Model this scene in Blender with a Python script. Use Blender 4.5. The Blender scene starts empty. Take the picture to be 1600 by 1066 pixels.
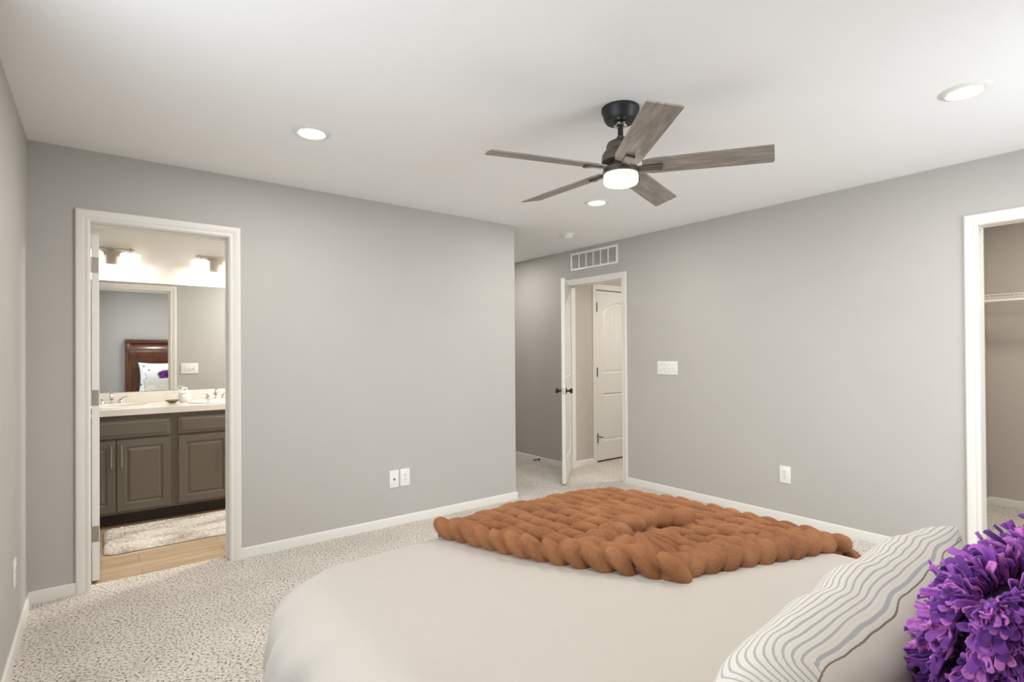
import bpy, bmesh, math, random
import numpy as np
from mathutils import Vector, Matrix, noise
from mathutils.geometry import tessellate_polygon
random.seed(7)
PI = math.pi
S = bpy.context.scene
COL = S.collection

# ------------------------------------------------------------------ camera, world, big lights, exposure
def setup_view():
    f, h, yaw, pit, roll, sy = 836.735, 1.2985, math.radians(37.5914), math.radians(.35346), math.radians(-.37438), 14.178
    F = Vector((math.sin(yaw)*math.cos(pit), math.cos(yaw)*math.cos(pit), math.sin(pit)))
    r = Vector((math.cos(yaw), -math.sin(yaw), 0)); u = r.cross(F)
    r2 = r*math.cos(roll)+u*math.sin(roll); u2 = -r*math.sin(roll)+u*math.cos(roll)
    cam = bpy.data.cameras.new('camera'); o = bpy.data.objects.new('camera', cam); COL.objects.link(o)
    m = Matrix((( r2.x, u2.x, -F.x, 0), (r2.y, u2.y, -F.y, 0), (r2.z, u2.z, -F.z, h), (0, 0, 0, 1)))
    o.matrix_world = m
    cam.sensor_fit = 'HORIZONTAL'; cam.sensor_width = 36; cam.lens = f/1600*36
    cam.shift_y = sy/1600; cam.clip_start = .02
    S.camera = o
    w = bpy.data.worlds.new('world'); S.world = w; w.use_nodes = True
    bg = w.node_tree.nodes['Background']; bg.inputs[0].default_value = (.80, .90, 1, 1); bg.inputs[1].default_value = 1.0
    v = S.view_settings; v.view_transform = 'Standard'; v.look = 'None'; v.gamma = 1; v.exposure = EXPO
    try: v.use_curve_mapping = False
    except Exception: pass
EXPO = 0.16
setup_view()

def area(name, loc, rot, sx, sy, power, color=(1, 1, 1), shape='RECTANGLE', spread=180):
    l = bpy.data.lights.new(name, 'AREA'); l.shape = shape; l.size = sx
    if shape in ('RECTANGLE', 'ELLIPSE'): l.size_y = sy
    l.energy = power; l.color = color; l.spread = math.radians(spread)
    o = bpy.data.objects.new(name, l); o.location = loc; o.rotation_euler = rot; COL.objects.link(o)
    return o
XL, XC, XB, YA, YB, H = -.3004, 2.942, 4.1565, 3.778, -.448, 2.44
WT = .115
WIN = (2.40, 3.75, .55, 2.15)      # window in the back wall: x0, x1, z0, z1
# daylight entering through the back window
area('window_daylight', ((WIN[0]+WIN[1])/2, YB-WT-.12, (WIN[2]+WIN[3])/2), (PI/2-.42, 0, 0), 1.3, 1.55, 44, (.88, .94, 1))

FILL_WIN = (.35, 2.15, .55, 2.2)      # unseen window added in the left wall for evener light: y0, y1, z0, z1
area('side_fill_light', (XL-WT-.12, (FILL_WIN[0]+FILL_WIN[1])/2, (FILL_WIN[2]+FILL_WIN[3])/2), (PI/2-.0, 0, -PI/2), 1.75, 1.6, 31, (.90, .95, 1))  # fill light added behind the unseen side window to even out the room

# ------------------------------------------------------------------ materials
M = {}
def lin(c): return tuple(((x/255)/12.92 if x/255 <= .04045 else ((x/255+.055)/1.055)**2.4) for x in c)+(1,)
def mat(name, rgb, rough=.5, metal=0, bump=None, var=None, spec=.5, sheen=0, sheen_tint=None, emit=None, coat=0):
    """bump=(scale, strength, distance); var=(scale, amount) small value mottling of the thing's own colour"""
    m = bpy.data.materials.new(name); m.use_nodes = True; nt = m.node_tree; b = nt.nodes['Principled BSDF']
    c = lin(rgb)
    b.inputs['Base Color'].default_value = c; b.inputs['Roughness'].default_value = rough; b.inputs['Metallic'].default_value = metal
    b.inputs['Specular IOR Level'].default_value = spec
    if sheen:
        b.inputs['Sheen Weight'].default_value = sheen; b.inputs['Sheen Roughness'].default_value = .4
        if sheen_tint: b.inputs['Sheen Tint'].default_value = lin(sheen_tint)
    if coat: b.inputs['Coat Weight'].default_value = coat; b.inputs['Coat Roughness'].default_value = .15
    if emit: b.inputs['Emission Color'].default_value = lin(emit[0]); b.inputs['Emission Strength'].default_value = emit[1]
    tc = nt.nodes.new('ShaderNodeTexCoord')
    if var:
        n = nt.nodes.new('ShaderNodeTexNoise'); n.inputs['Scale'].default_value = var[0]; n.inputs['Detail'].default_value = 6
        nt.links.new(tc.outputs['Object'], n.inputs['Vector'])
        r = nt.nodes.new('ShaderNodeValToRGB'); r.color_ramp.elements[0].position = .3; r.color_ramp.elements[1].position = .7
        r.color_ramp.elements[0].color = tuple(x*(1-var[1]) for x in c[:3])+(1,); r.color_ramp.elements[1].color = tuple(min(1, x*(1+var[1])) for x in c[:3])+(1,)
        nt.links.new(n.outputs['Fac'], r.inputs['Fac']); nt.links.new(r.outputs['Color'], b.inputs['Base Color'])
    if bump:
        n = nt.nodes.new('ShaderNodeTexNoise'); n.inputs['Scale'].default_value = bump[0]; n.inputs['Detail'].default_value = 3
        nt.links.new(tc.outputs['Object'], n.inputs['Vector'])
        bp = nt.nodes.new('ShaderNodeBump'); bp.inputs['Strength'].default_value = bump[1]; bp.inputs['Distance'].default_value = bump[2]
        nt.links.new(n.outputs['Fac'], bp.inputs['Height']); nt.links.new(bp.outputs['Normal'], b.inputs['Normal'])
    M[name] = m
    return m
def ramp(nt, stops):
    r = nt.nodes.new('ShaderNodeValToRGB'); e = r.color_ramp.elements
    while len(e) < len(stops): e.new(.5)
    for k, (p, c) in enumerate(stops): e[k].position = p; e[k].color = lin(c)
    return r
mat('wall_paint', (185, 182, 177), .75, bump=(140, .25, .002), var=(3, .01))
mat('bath_paint', (216, 212, 206), .75, bump=(140, .25, .002))
mat('hall_paint', (192, 185, 176), .75, bump=(140, .25, .002))
mat('ceiling_paint', (240, 240, 239), .85, bump=(90, .3, .003))
mat('trim_white', (228, 225, 218), .35)
mat('door_white', (225, 222, 215), .35)
mat('plate_white', (236, 235, 231), .3)
mat('plate_hole', (95, 90, 84), .6)
mat('dark_void', (60, 57, 52), .8)
mat('nickel', (190, 184, 174), .28, 1)
mat('chrome', (225, 225, 225), .08, 1)
mat('hinge_metal', (178, 172, 162), .35, 1)
mat('bronze', (72, 60, 50), .35, .9)
mat('fan_black', (38, 39, 40), .42, .35)
mat('fan_bronze', (98, 92, 84), .4, .6)
mat('cabinet_grey', (108, 99, 87), .38)
mat('cabinet_kick', (52, 42, 34), .5)
mat('counter_white', (236, 231, 222), .18, coat=.3)
mat('sink_white', (238, 234, 226), .12, coat=.5)
mat('porcelain', (240, 238, 232), .2)
mat('dish_brown', (120, 98, 74), .35)
mat('duvet_cream', (168, 160, 150), .9, bump=(260, .25, .0015), sheen=.15)
mat('pillow_linen', (206, 198, 186), .9, bump=(340, .3, .0012))
mat('mattress_white', (222, 220, 214), .9)
mat('seam_brown', (120, 106, 90), .9)
mat('wood_dark', (88, 48, 27), .25, var=(9, .25), coat=.4)
mat('lamp_glass', (255, 250, 240), .3, emit=((255, 246, 232), 1.7))
mat('lamp_disc', (255, 252, 246), .3, emit=((255, 250, 242), 5))
mat('window_vinyl', (240, 240, 238), .3)
mat('wire_white', (232, 228, 220), .35)

def carpet_mat():
    m = bpy.data.materials.new('carpet'); m.use_nodes = True; nt = m.node_tree; b = nt.nodes['Principled BSDF']
    tc = nt.nodes.new('ShaderNodeTexCoord')
    n1 = nt.nodes.new('ShaderNodeTexNoise'); n1.inputs['Scale'].default_value = 90; n1.inputs['Detail'].default_value = 2.5; n1.inputs['Roughness'].default_value = .6
    mp = nt.nodes.new('ShaderNodeMapping'); mp.inputs['Scale'].default_value = (1.0, 1.0, 1); mp.inputs['Rotation'].default_value = (0, 0, .5)
    nt.links.new(tc.outputs['Object'], mp.inputs['Vector']); nt.links.new(mp.outputs['Vector'], n1.inputs['Vector'])
    r1 = ramp(nt, [(.31, (66, 54, 46)), (.395, (138, 124, 112)), (.45, (214, 205, 194)), (.62, (233, 227, 219)), (.78, (240, 235, 228))])
    nt.links.new(n1.outputs['Fac'], r1.inputs['Fac'])
    n2 = nt.nodes.new('ShaderNodeTexNoise'); n2.inputs['Scale'].default_value = 3.2; n2.inputs['Detail'].default_value = 3
    nt.links.new(tc.outputs['Object'], n2.inputs['Vector'])
    r2 = ramp(nt, [(.3, (236, 234, 230)), (.7, (255, 255, 255))]); nt.links.new(n2.outputs['Fac'], r2.inputs['Fac'])
    mx = nt.nodes.new('ShaderNodeMix'); mx.data_type = 'RGBA'; mx.blend_type = 'MULTIPLY'; mx.inputs[0].default_value = 1
    nt.links.new(r1.outputs[0], mx.inputs[6]); nt.links.new(r2.outputs[0], mx.inputs[7]); nt.links.new(mx.outputs[2], b.inputs['Base Color'])
    b.inputs['Roughness'].default_value = 1; b.inputs['Specular IOR Level'].default_value = .1; b.inputs['Sheen Weight'].default_value = .2
    n3 = nt.nodes.new('ShaderNodeTexNoise'); n3.inputs['Scale'].default_value = 160; n3.inputs['Detail'].default_value = 3
    nt.links.new(tc.outputs['Object'], n3.inputs['Vector'])
    ad = nt.nodes.new('ShaderNodeMath'); ad.operation = 'ADD'
    nt.links.new(n1.outputs['Fac'], ad.inputs[0]); nt.links.new(n3.outputs['Fac'], ad.inputs[1])
    bp = nt.nodes.new('ShaderNodeBump'); bp.inputs['Strength'].default_value = .7; bp.inputs['Distance'].default_value = .008
    nt.links.new(ad.outputs[0], bp.inputs['Height']); nt.links.new(bp.outputs['Normal'], b.inputs['Normal'])
    M['carpet'] = m
carpet_mat()
def plank_mat():
    m = bpy.data.materials.new('plank_tile'); m.use_nodes = True; nt = m.node_tree; b = nt.nodes['Principled BSDF']
    tc = nt.nodes.new('ShaderNodeTexCoord')
    br = nt.nodes.new('ShaderNodeTexBrick'); br.inputs['Scale'].default_value = 1; br.inputs['Brick Width'].default_value = .92; br.inputs['Row Height'].default_value = .155
    br.inputs['Mortar Size'].default_value = .0022; br.inputs['Color1'].default_value = lin((198, 176, 146)); br.inputs['Color2'].default_value = lin((178, 155, 126)); br.inputs['Mortar'].default_value = lin((140, 122, 100))
    mp = nt.nodes.new('ShaderNodeMapping'); mp.inputs['Location'].default_value = (.72, .05, 0)
    nt.links.new(tc.outputs['Object'], mp.inputs['Vector']); nt.links.new(mp.outputs['Vector'], br.inputs['Vector'])
    mp2 = nt.nodes.new('ShaderNodeMapping'); mp2.inputs['Scale'].default_value = (2.5, 30, 1); nt.links.new(tc.outputs['Object'], mp2.inputs['Vector'])
    n = nt.nodes.new('ShaderNodeTexNoise'); n.inputs['Scale'].default_value = 1; n.inputs['Detail'].default_value = 6; nt.links.new(mp2.outputs['Vector'], n.inputs['Vector'])
    r = ramp(nt, [(.3, (216, 208, 198)), (.7, (255, 255, 255))]); nt.links.new(n.outputs['Fac'], r.inputs['Fac'])
    mx = nt.nodes.new('ShaderNodeMix'); mx.data_type = 'RGBA'; mx.blend_type = 'MULTIPLY'; mx.inputs[0].default_value = 1
    nt.links.new(br.outputs['Color'], mx.inputs[6]); nt.links.new(r.outputs[0], mx.inputs[7]); nt.links.new(mx.outputs[2], b.inputs['Base Color'])
    b.inputs['Roughness'].default_value = .45
    M['plank_tile'] = m
plank_mat()
def blade_mat():
    m = bpy.data.materials.new('blade_wood'); m.use_nodes = True; nt = m.node_tree; b = nt.nodes['Principled BSDF']
    tc = nt.nodes.new('ShaderNodeTexCoord'); mp = nt.nodes.new('ShaderNodeMapping'); mp.inputs['Scale'].default_value = (3, 26, 3)
    nt.links.new(tc.outputs['Object'], mp.inputs['Vector'])
    n = nt.nodes.new('ShaderNodeTexNoise'); n.inputs['Scale'].default_value = 1.6; n.inputs['Detail'].default_value = 8; n.inputs['Roughness'].default_value = .65
    nt.links.new(mp.outputs['Vector'], n.inputs['Vector'])
    r = ramp(nt, [(.25, (98, 90, 82)), (.5, (134, 126, 118)), (.75, (166, 158, 149))]); nt.links.new(n.outputs['Fac'], r.inputs['Fac'])
    nt.links.new(r.outputs[0], b.inputs['Base Color']); b.inputs['Roughness'].default_value = .42
    M['blade_wood'] = m
blade_mat()
def fur_mat(name, c1, c2, sheen, scale=90, dist=.004):
    m = bpy.data.materials.new(name); m.use_nodes = True; nt = m.node_tree; b = nt.nodes['Principled BSDF']
    tc = nt.nodes.new('ShaderNodeTexCoord')
    n = nt.nodes.new('ShaderNodeTexNoise'); n.inputs['Scale'].default_value = scale; n.inputs['Detail'].default_value = 6; n.inputs['Roughness'].default_value = .7
    nt.links.new(tc.outputs['Object'], n.inputs['Vector'])
    n2 = nt.nodes.new('ShaderNodeTexNoise'); n2.inputs['Scale'].default_value = 9; n2.inputs['Detail'].default_value = 1
    nt.links.new(tc.outputs['Object'], n2.inputs['Vector'])
    ad = nt.nodes.new('ShaderNodeMath'); ad.operation = 'MULTIPLY_ADD'; ad.inputs[1].default_value = .5
    nt.links.new(n.outputs['Fac'], ad.inputs[0])
    hf = nt.nodes.new('ShaderNodeMath'); hf.operation = 'MULTIPLY'; hf.inputs[1].default_value = .5
    nt.links.new(n2.outputs['Fac'], hf.inputs[0]); nt.links.new(hf.outputs[0], ad.inputs[2])
    r = ramp(nt, [(.25, c1), (.75, c2)]); nt.links.new(ad.outputs[0], r.inputs['Fac']); nt.links.new(r.outputs[0], b.inputs['Base Color'])
    b.inputs['Roughness'].default_value = .95; b.inputs['Specular IOR Level'].default_value = .15
    b.inputs['Sheen Weight'].default_value = sheen; b.inputs['Sheen Roughness'].default_value = .35; b.inputs['Sheen Tint'].default_value = lin((255, 225, 200))
    bp = nt.nodes.new('ShaderNodeBump'); bp.inputs['Strength'].default_value = .55; bp.inputs['Distance'].default_value = dist
    nt.links.new(n.outputs['Fac'], bp.inputs['Height']); nt.links.new(bp.outputs['Normal'], b.inputs['Normal'])
    M[name] = m
fur_mat('fur_brown', (110, 70, 45), (156, 108, 74), .05, 110)
fur_mat('rug_pile', (160, 148, 134), (226, 218, 204), .3, 60, .012)
def purple_mat():
    m = bpy.data.materials.new('felt_purple'); m.use_nodes = True; nt = m.node_tree; b = nt.nodes['Principled BSDF']
    g = nt.nodes.new('ShaderNodeNewGeometry')
    r = ramp(nt, [(0, (66, 30, 100)), (.5, (126, 66, 156)), (1, (192, 112, 186))]); nt.links.new(g.outputs['Random Per Island'], r.inputs['Fac'])  # pink highlights and near-black gap shade put into the random ribbon tones
    nt.links.new(r.outputs[0], b.inputs['Base Color']); b.inputs['Roughness'].default_value = .8; b.inputs['Specular IOR Level'].default_value = .2
    b.inputs['Sheen Weight'].default_value = .3; b.inputs['Sheen Tint'].default_value = lin((255, 190, 240))
    M['felt_purple'] = m
purple_mat()
mat('purple_cloth', (38, 16, 52), .9)
def stripe_mat():
    # woven ticking band around the edge of the sham: local Y is the thickness of the pillow
    m = bpy.data.materials.new('striped_linen'); m.use_nodes = True; nt = m.node_tree; b = nt.nodes['Principled BSDF']
    at = nt.nodes.new('ShaderNodeAttribute'); at.attribute_name = 'band'
    w = nt.nodes.new('ShaderNodeMath'); w.operation = 'MULTIPLY'; w.inputs[1].default_value = 2*PI/.0105
    s = nt.nodes.new('ShaderNodeMath'); s.operation = 'SINE'
    nt.links.new(at.outputs['Fac'], w.inputs[0]); nt.links.new(w.outputs[0], s.inputs[0])
    r = ramp(nt, [(.0, (190, 184, 174)), (.60, (196, 191, 182)), (.86, (152, 152, 150))])
    mr = nt.nodes.new('ShaderNodeMapRange'); mr.inputs[1].default_value = -1; mr.inputs[2].default_value = 1
    nt.links.new(s.outputs[0], mr.inputs[0]); nt.links.new(mr.outputs[0], r.inputs['Fac'])
    # inside the band only
    g1 = nt.nodes.new('ShaderNodeMath'); g1.operation = 'GREATER_THAN'; g1.inputs[1].default_value = 0
    g2 = nt.nodes.new('ShaderNodeMath'); g2.operation = 'LESS_THAN'; g2.inputs[1].default_value = 1
    mu = nt.nodes.new('ShaderNodeMath'); mu.operation = 'MULTIPLY'
    at2 = nt.nodes.new('ShaderNodeAttribute'); at2.attribute_name = 'inband'
    nt.links.new(at2.outputs['Fac'], g1.inputs[0]); nt.links.new(at2.outputs['Fac'], g2.inputs[0]); nt.links.new(g1.outputs[0], mu.inputs[0]); nt.links.new(g2.outputs[0], mu.inputs[1])
    mx = nt.nodes.new('ShaderNodeMix'); mx.data_type = 'RGBA'; mx.inputs[6].default_value = lin((188, 180, 168))
    nt.links.new(mu.outputs[0], mx.inputs[0]); nt.links.new(r.outputs[0], mx.inputs[7])
    cp = nt.nodes.new('ShaderNodeMath'); cp.operation = 'COMPARE'; cp.inputs[1].default_value = 0; cp.inputs[2].default_value = .0065
    nt.links.new(at2.outputs['Fac'], cp.inputs[0]); m3 = nt.nodes.new('ShaderNodeMix'); m3.data_type = 'RGBA'; m3.inputs[7].default_value = lin((112, 102, 88))
    nt.links.new(cp.outputs[0], m3.inputs[0]); nt.links.new(mx.outputs[2], m3.inputs[6]); nt.links.new(m3.outputs[2], b.inputs['Base Color'])
    b.inputs['Roughness'].default_value = .9
    tc = nt.nodes.new('ShaderNodeTexCoord'); n = nt.nodes.new('ShaderNodeTexNoise'); n.inputs['Scale'].default_value = 300
    nt.links.new(tc.outputs['Object'], n.inputs['Vector'])
    bp = nt.nodes.new('ShaderNodeBump'); bp.inputs['Strength'].default_value = .25; bp.inputs['Distance'].default_value = .001
    nt.links.new(n.outputs['Fac'], bp.inputs['Height']); nt.links.new(bp.outputs['Normal'], b.inputs['Normal'])
    M['striped_linen'] = m
stripe_mat()
def floral_mat():
    m = bpy.data.materials.new('floral_cotton'); m.use_nodes = True; nt = m.node_tree; b = nt.nodes['Principled BSDF']
    tc = nt.nodes.new('ShaderNodeTexCoord'); vo = nt.nodes.new('ShaderNodeTexVoronoi'); vo.inputs['Scale'].default_value = 11
    nt.links.new(tc.outputs['Object'], vo.inputs['Vector'])
    r = ramp(nt, [(.0, (70, 84, 92)), (.2, (120, 150, 156)), (.27, (238, 238, 236))]); nt.links.new(vo.outputs['Distance'], r.inputs['Fac'])
    nt.links.new(r.outputs[0], b.inputs['Base Color']); b.inputs['Roughness'].default_value = .9
    M['floral_cotton'] = m
floral_mat()
def glass_mat():
    m = bpy.data.materials.new('window_glass'); m.use_nodes = True; nt = m.node_tree; nt.nodes.remove(nt.nodes['Principled BSDF'])
    t = nt.nodes.new('ShaderNodeBsdfTransparent'); g = nt.nodes.new('ShaderNodeBsdfGlossy'); g.inputs['Roughness'].default_value = .02
    mx = nt.nodes.new('ShaderNodeMixShader'); mx.inputs[0].default_value = .06
    nt.links.new(t.outputs[0], mx.inputs[1]); nt.links.new(g.outputs[0], mx.inputs[2]); nt.links.new(mx.outputs[0], nt.nodes['Material Output'].inputs[0])
    M['window_glass'] = m
glass_mat()
mat('mirror_silver', (238, 240, 240), .0, 1)

# ------------------------------------------------------------------ mesh helpers
class MB:
    def __init__(s): s.bm = bmesh.new()
    def box(s, x0, x1, y0, y1, z0, z1, bev=0):
        ret = bmesh.ops.create_cube(s.bm, size=1)
        for v in ret['verts']: v.co = Vector(((x0+x1)/2+v.co.x*(x1-x0), (y0+y1)/2+v.co.y*(y1-y0), (z0+z1)/2+v.co.z*(z1-z0)))
        if bev:
            ed = list({e for v in ret['verts'] for e in v.link_edges})
            bmesh.ops.bevel(s.bm, geom=ed, offset=bev, segments=2, profile=.6, affect='EDGES')
        return s
    def tube(s, a, b, r, r2=None, seg=20, caps=True):
        a, b = Vector(a), Vector(b); d = b-a
        ret = bmesh.ops.create_cone(s.bm, cap_ends=caps, segments=seg, radius1=r, radius2=r if r2 is None else r2, depth=d.length)
        q = d.to_track_quat('Z', 'Y').to_matrix().to_4x4(); q.translation = (a+b)/2
        bmesh.ops.transform(s.bm, matrix=q, verts=ret['verts']); return s
    def lathe(s, prof, c=(0, 0, 0), axis='Z', seg=40, sx=1, sy=1):
        rings = []
        for r, z in prof:
            ring = []
            for k in range(seg):
                a = 2*PI*k/seg; p = (r*math.cos(a)*sx, r*math.sin(a)*sy, z)
                if axis == 'X': p = (p[2], p[0], p[1])
                if axis == 'Y': p = (p[0], p[2], p[1])
                ring.append(s.bm.verts.new(Vector(p)+Vector(c)))
            rings.append(ring)
        for i in range(len(rings)-1):
            for k in range(seg): s.bm.faces.new((rings[i][k], rings[i][(k+1) % seg], rings[i+1][(k+1) % seg], rings[i+1][k]))
        for ring in (rings[0], rings[-1]):
            if (ring[0].co-ring[seg//2].co).length > 1e-4: s.bm.faces.new(ring)
        bmesh.ops.recalc_face_normals(s.bm, faces=s.bm.faces); return s
    def path(s, pts, r, seg=10):
        pts = [Vector(p) for p in pts]; rings = []
        for i, p in enumerate(pts):
            d = (pts[min(i+1, len(pts)-1)]-pts[max(i-1, 0)]).normalized()
            q = d.to_track_quat('Z', 'Y'); rr = r[i] if isinstance(r, (list, tuple)) else r
            rings.append([s.bm.verts.new(p+q @ Vector((rr*math.cos(2*PI*k/seg), rr*math.sin(2*PI*k/seg), 0))) for k in range(seg)])
        for i in range(len(rings)-1):
            for k in range(seg): s.bm.faces.new((rings[i][k], rings[i][(k+1) % seg], rings[i+1][(k+1) % seg], rings[i+1][k]))
        s.bm.faces.new(rings[0]); s.bm.faces.new(rings[-1]); bmesh.ops.recalc_face_normals(s.bm, faces=s.bm.faces); return s
    def grid(s, P):
        n, m = len(P), len(P[0]); V = [[s.bm.verts.new(p) for p in row] for row in P]
        for i in range(n-1):
            for j in range(m-1): s.bm.faces.new((V[i][j], V[i+1][j], V[i+1][j+1], V[i][j+1]))
        return V
    def build(s, name, m, parent=None, smooth=True, angle=40):
        me = bpy.data.meshes.new(name); bmesh.ops.recalc_face_normals(s.bm, faces=s.bm.faces)
        s.bm.to_mesh(me); s.bm.free(); o = bpy.data.objects.new(name, me); COL.objects.link(o)
        me.materials.append(M[m] if isinstance(m, str) else m)
        if smooth:
            for p in me.polygons: p.use_smooth = True
            try: me.set_sharp_from_angle(angle=math.radians(angle))
            except Exception: pass
        if parent: o.parent = parent
        return o
def thing(name, label, cat, loc=(0, 0, 0), rz=0, group=None, rot=None):
    o = bpy.data.objects.new(name, None); COL.objects.link(o); o.empty_display_size = .1
    o.location = loc; o.rotation_euler = rot if rot else (0, 0, rz)
    return tag(o, label, cat, group)
def tag(o, label, cat, group=None):
    o['label'] = label; o['category'] = cat
    if group: o['group'] = group
    return o
def struct(o, label=None, cat=None):
    o['kind'] = 'structure'
    if label: o['label'] = label
    if cat: o['category'] = cat
    return o
def copy_tree(o, parent=None):
    c = o.copy(); COL.objects.link(c)
    if parent: c.parent = parent
    for ch in list(o.children): copy_tree(ch, c)
    return c
def boxwall(name, boxes, m, label):
    b = MB()
    for x in boxes: b.box(*x)
    return struct(b.build(name, m, smooth=False), label, name.split('_')[0])

# ------------------------------------------------------------------ the shell
JT = .018
BX0, BX1, DH = -.040, .648, 2.045      # bathroom door opening
HY0, HY1 = 3.588, 4.368                # hall door opening
CY1, CY0 = .828, .05                   # closet opening
BYM = 5.65                             # bathroom mirror wall
AY = 5.765                             # alcove end wall
F0 = -.06
boxwall('floor', [(XL-.1, 6.2, YB-.1, 3.872, F0, 0), (XC-.13, 6.2, 3.872, AY, F0, 0)], 'carpet', 'light beige carpet with dark brown flecks across the bedroom and hall')
boxwall('floor_bathroom', [(XL, 2.80, 3.872, BYM, F0, -.004)], 'plank_tile', 'pale wood look plank tiles on the bathroom floor')
boxwall('ceiling', [(XL-.2, 6.4, YB-.2, AY+.1, H, H+.1)], 'ceiling_paint', 'flat off white ceiling over the bedroom')
boxwall('wall_left', [(XL-WT, XL, YB-WT, FILL_WIN[0], F0, H), (XL-WT, XL, FILL_WIN[1], YA, F0, H), (XL-WT, XL, FILL_WIN[0], FILL_WIN[1], F0, FILL_WIN[2]), (XL-WT, XL, FILL_WIN[0], FILL_WIN[1], FILL_WIN[3], H)], 'wall_paint', 'greige painted wall at the left edge of the bedroom')
boxwall('wall_far', [(XL-WT, BX0-JT, YA, YA+WT, F0, H), (BX0-JT, BX1+JT, YA, YA+WT, DH+JT, H), (BX1+JT, XC, YA, YA+WT, F0, H)], 'wall_paint', 'greige wall with the open bathroom doorway')
boxwall('wall_right', [(XB, XB+WT, YB, CY0-JT, F0, H), (XB, XB+WT, CY0-JT, CY1+JT, DH+JT, H), (XB, XB+WT, CY1+JT, HY0-JT, F0, H), (XB, XB+WT, HY0-JT, HY1+JT, DH+JT, H), (XB, XB+WT, HY1+JT, AY, F0, H)], 'wall_paint', 'greige wall with the hall doorway and the closet opening')
boxwall('wall_back', [(XL-WT, WIN[0], YB-WT, YB, F0, H), (WIN[1], XB+WT, YB-WT, YB, F0, H), (WIN[0], WIN[1], YB-WT, YB, F0, WIN[2]), (WIN[0], WIN[1], YB-WT, YB, WIN[3], H)], 'wall_paint', 'greige wall behind the headboard')
boxwall('wall_alcove_side', [(XC-WT, XC, YA+WT, AY, F0, H)], 'wall_paint', 'greige side wall of the entry alcove')
boxwall('wall_alcove_end', [(XC, XB, AY-WT, AY, F0, H)], 'wall_paint', 'greige end wall of the entry alcove')
boxwall('wall_bathroom_back', [(XL-WT, XC-WT, BYM, BYM+WT, F0, H)], 'bath_paint', 'warm cream bathroom wall above the mirror')
boxwall('wall_bathroom_left', [(XL-WT, XL, YA+WT, BYM, F0, H)], 'bath_paint', 'warm cream side wall of the bathroom')
boxwall('wall_hall_end', [(XB+WT, 4.628, 4.402, 4.402+WT, F0, H), (4.628, 5.46, 4.402, 4.402+WT, DH+JT, H), (5.46, 6.2, 4.402, 4.402+WT, F0, H)], 'hall_paint', 'beige hall wall beside the panelled door')
boxwall('wall_hall_side', [(6.1, 6.2, 1.36, 4.402, F0, H)], 'hall_paint', 'beige far wall of the hall')
boxwall('wall_hall_near', [(XB+WT, 6.1, 1.245, 1.36, F0, H)], 'hall_paint', 'beige wall between hall and closet')
boxwall('wall_closet_back', [(5.96, 6.08, YB, 1.135, F0, H)], 'hall_paint', 'beige back wall of the closet')
boxwall('wall_closet_side', [(XB+WT, 6.08, 1.135, 1.245, F0, H)], 'hall_paint', 'beige side wall of the closet')
boxwall('wall_closet_end', [(XB+WT, 6.08, YB-WT, YB, F0, H)], 'hall_paint', 'beige near wall of the closet')

# window in the back wall
wf = MB()
x0, x1, z0, z1 = WIN
for (a, b, c, d) in ((x0, x0+.045, z0, z1), (x1-.045, x1, z0, z1), (x0, x1, z0, z0+.045), (x0, x1, z1-.045, z1), ((x0+x1)/2-.025, (x0+x1)/2+.025, z0, z1)):
    wf.box(a, b, YB-.09, YB-.04, c, d)
w = struct(wf.build('window_1', 'window_vinyl', smooth=False), 'white two-pane window in the wall behind the bed', 'window')
MB().box(x0+.03, x1-.03, YB-.068, YB-.064, z0+.03, z1-.03).build('glass_pane', 'window_glass', w, smooth=False)
MB().box(x0-.03, x1+.03, YB-.03, YB+.03, z0-.03, z0, .004).build('window_sill', 'trim_white', w)

wf = MB(); y0, y1, z0, z1 = FILL_WIN
for (a, b, c, d) in ((y0, y0+.045, z0, z1), (y1-.045, y1, z0, z1), (y0, y1, z0, z0+.045), (y0, y1, z1-.045, z1), ((y0+y1)/2-.025, (y0+y1)/2+.025, z0, z1)):
    wf.box(XL-.09, XL-.04, a, b, c, d)
w = struct(wf.build('window_fill', 'window_vinyl', smooth=False), 'added unseen two-pane window in the left wall, for fill light', 'window')
MB().box(XL-.068, XL-.064, y0+.03, y1-.03, z0+.03, z1-.03).build('glass_pane', 'window_glass', w, smooth=False)
MB().box(XL-.03, XL+.03, y0-.03, y1+.03, z0-.03, z0, .004).build('window_sill', 'trim_white', w)

# ------------------------------------------------------------------ trim
def sweep_casing(name, s0, s1, zt, fn, label, z0=0):
    prof = [(.004, 0), (.004, .008), (.010, .011), (.020, .011), (.024, .009), (.030, .0125), (.052, .0165), (.060, .0165), (.066, .013), (.066, 0)]
    b = MB(); rows = []
    for (w, d) in prof:
        rows.append([fn(s0-w, z0, d), fn(s0-w, zt+w, d), fn(s1+w, zt+w, d), fn(s1+w, z0, d)])
    b.grid(rows)
    return struct(b.build(name, 'trim_white', angle=25), label, 'trim')
sweep_casing('trim_1', BX0, BX1, DH, lambda s, z, d: (s, YA-d, z), 'white casing around the bathroom doorway')
sweep_casing('trim_2', BX0, BX1, DH, lambda s, z, d: (s, YA+WT+d, z), 'white casing on the bathroom side of its doorway')
sweep_casing('trim_3', HY0, HY1, DH, lambda s, z, d: (XB-d, s, z), 'white casing around the hall doorway')
sweep_casing('trim_4', CY0, CY1, DH, lambda s, z, d: (XB-d, s, z), 'white casing around the closet opening')
sweep_casing('trim_5', 4.646, 5.442, DH, lambda s, z, d: (s, 4.402-d, z), 'white casing around the panelled hall door')
def jamb(name, boxes, label):
    b = MB()
    for x in boxes: b.box(*x)
    return struct(b.build(name, 'trim_white', smooth=False), label, 'trim')
e = .001
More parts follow.
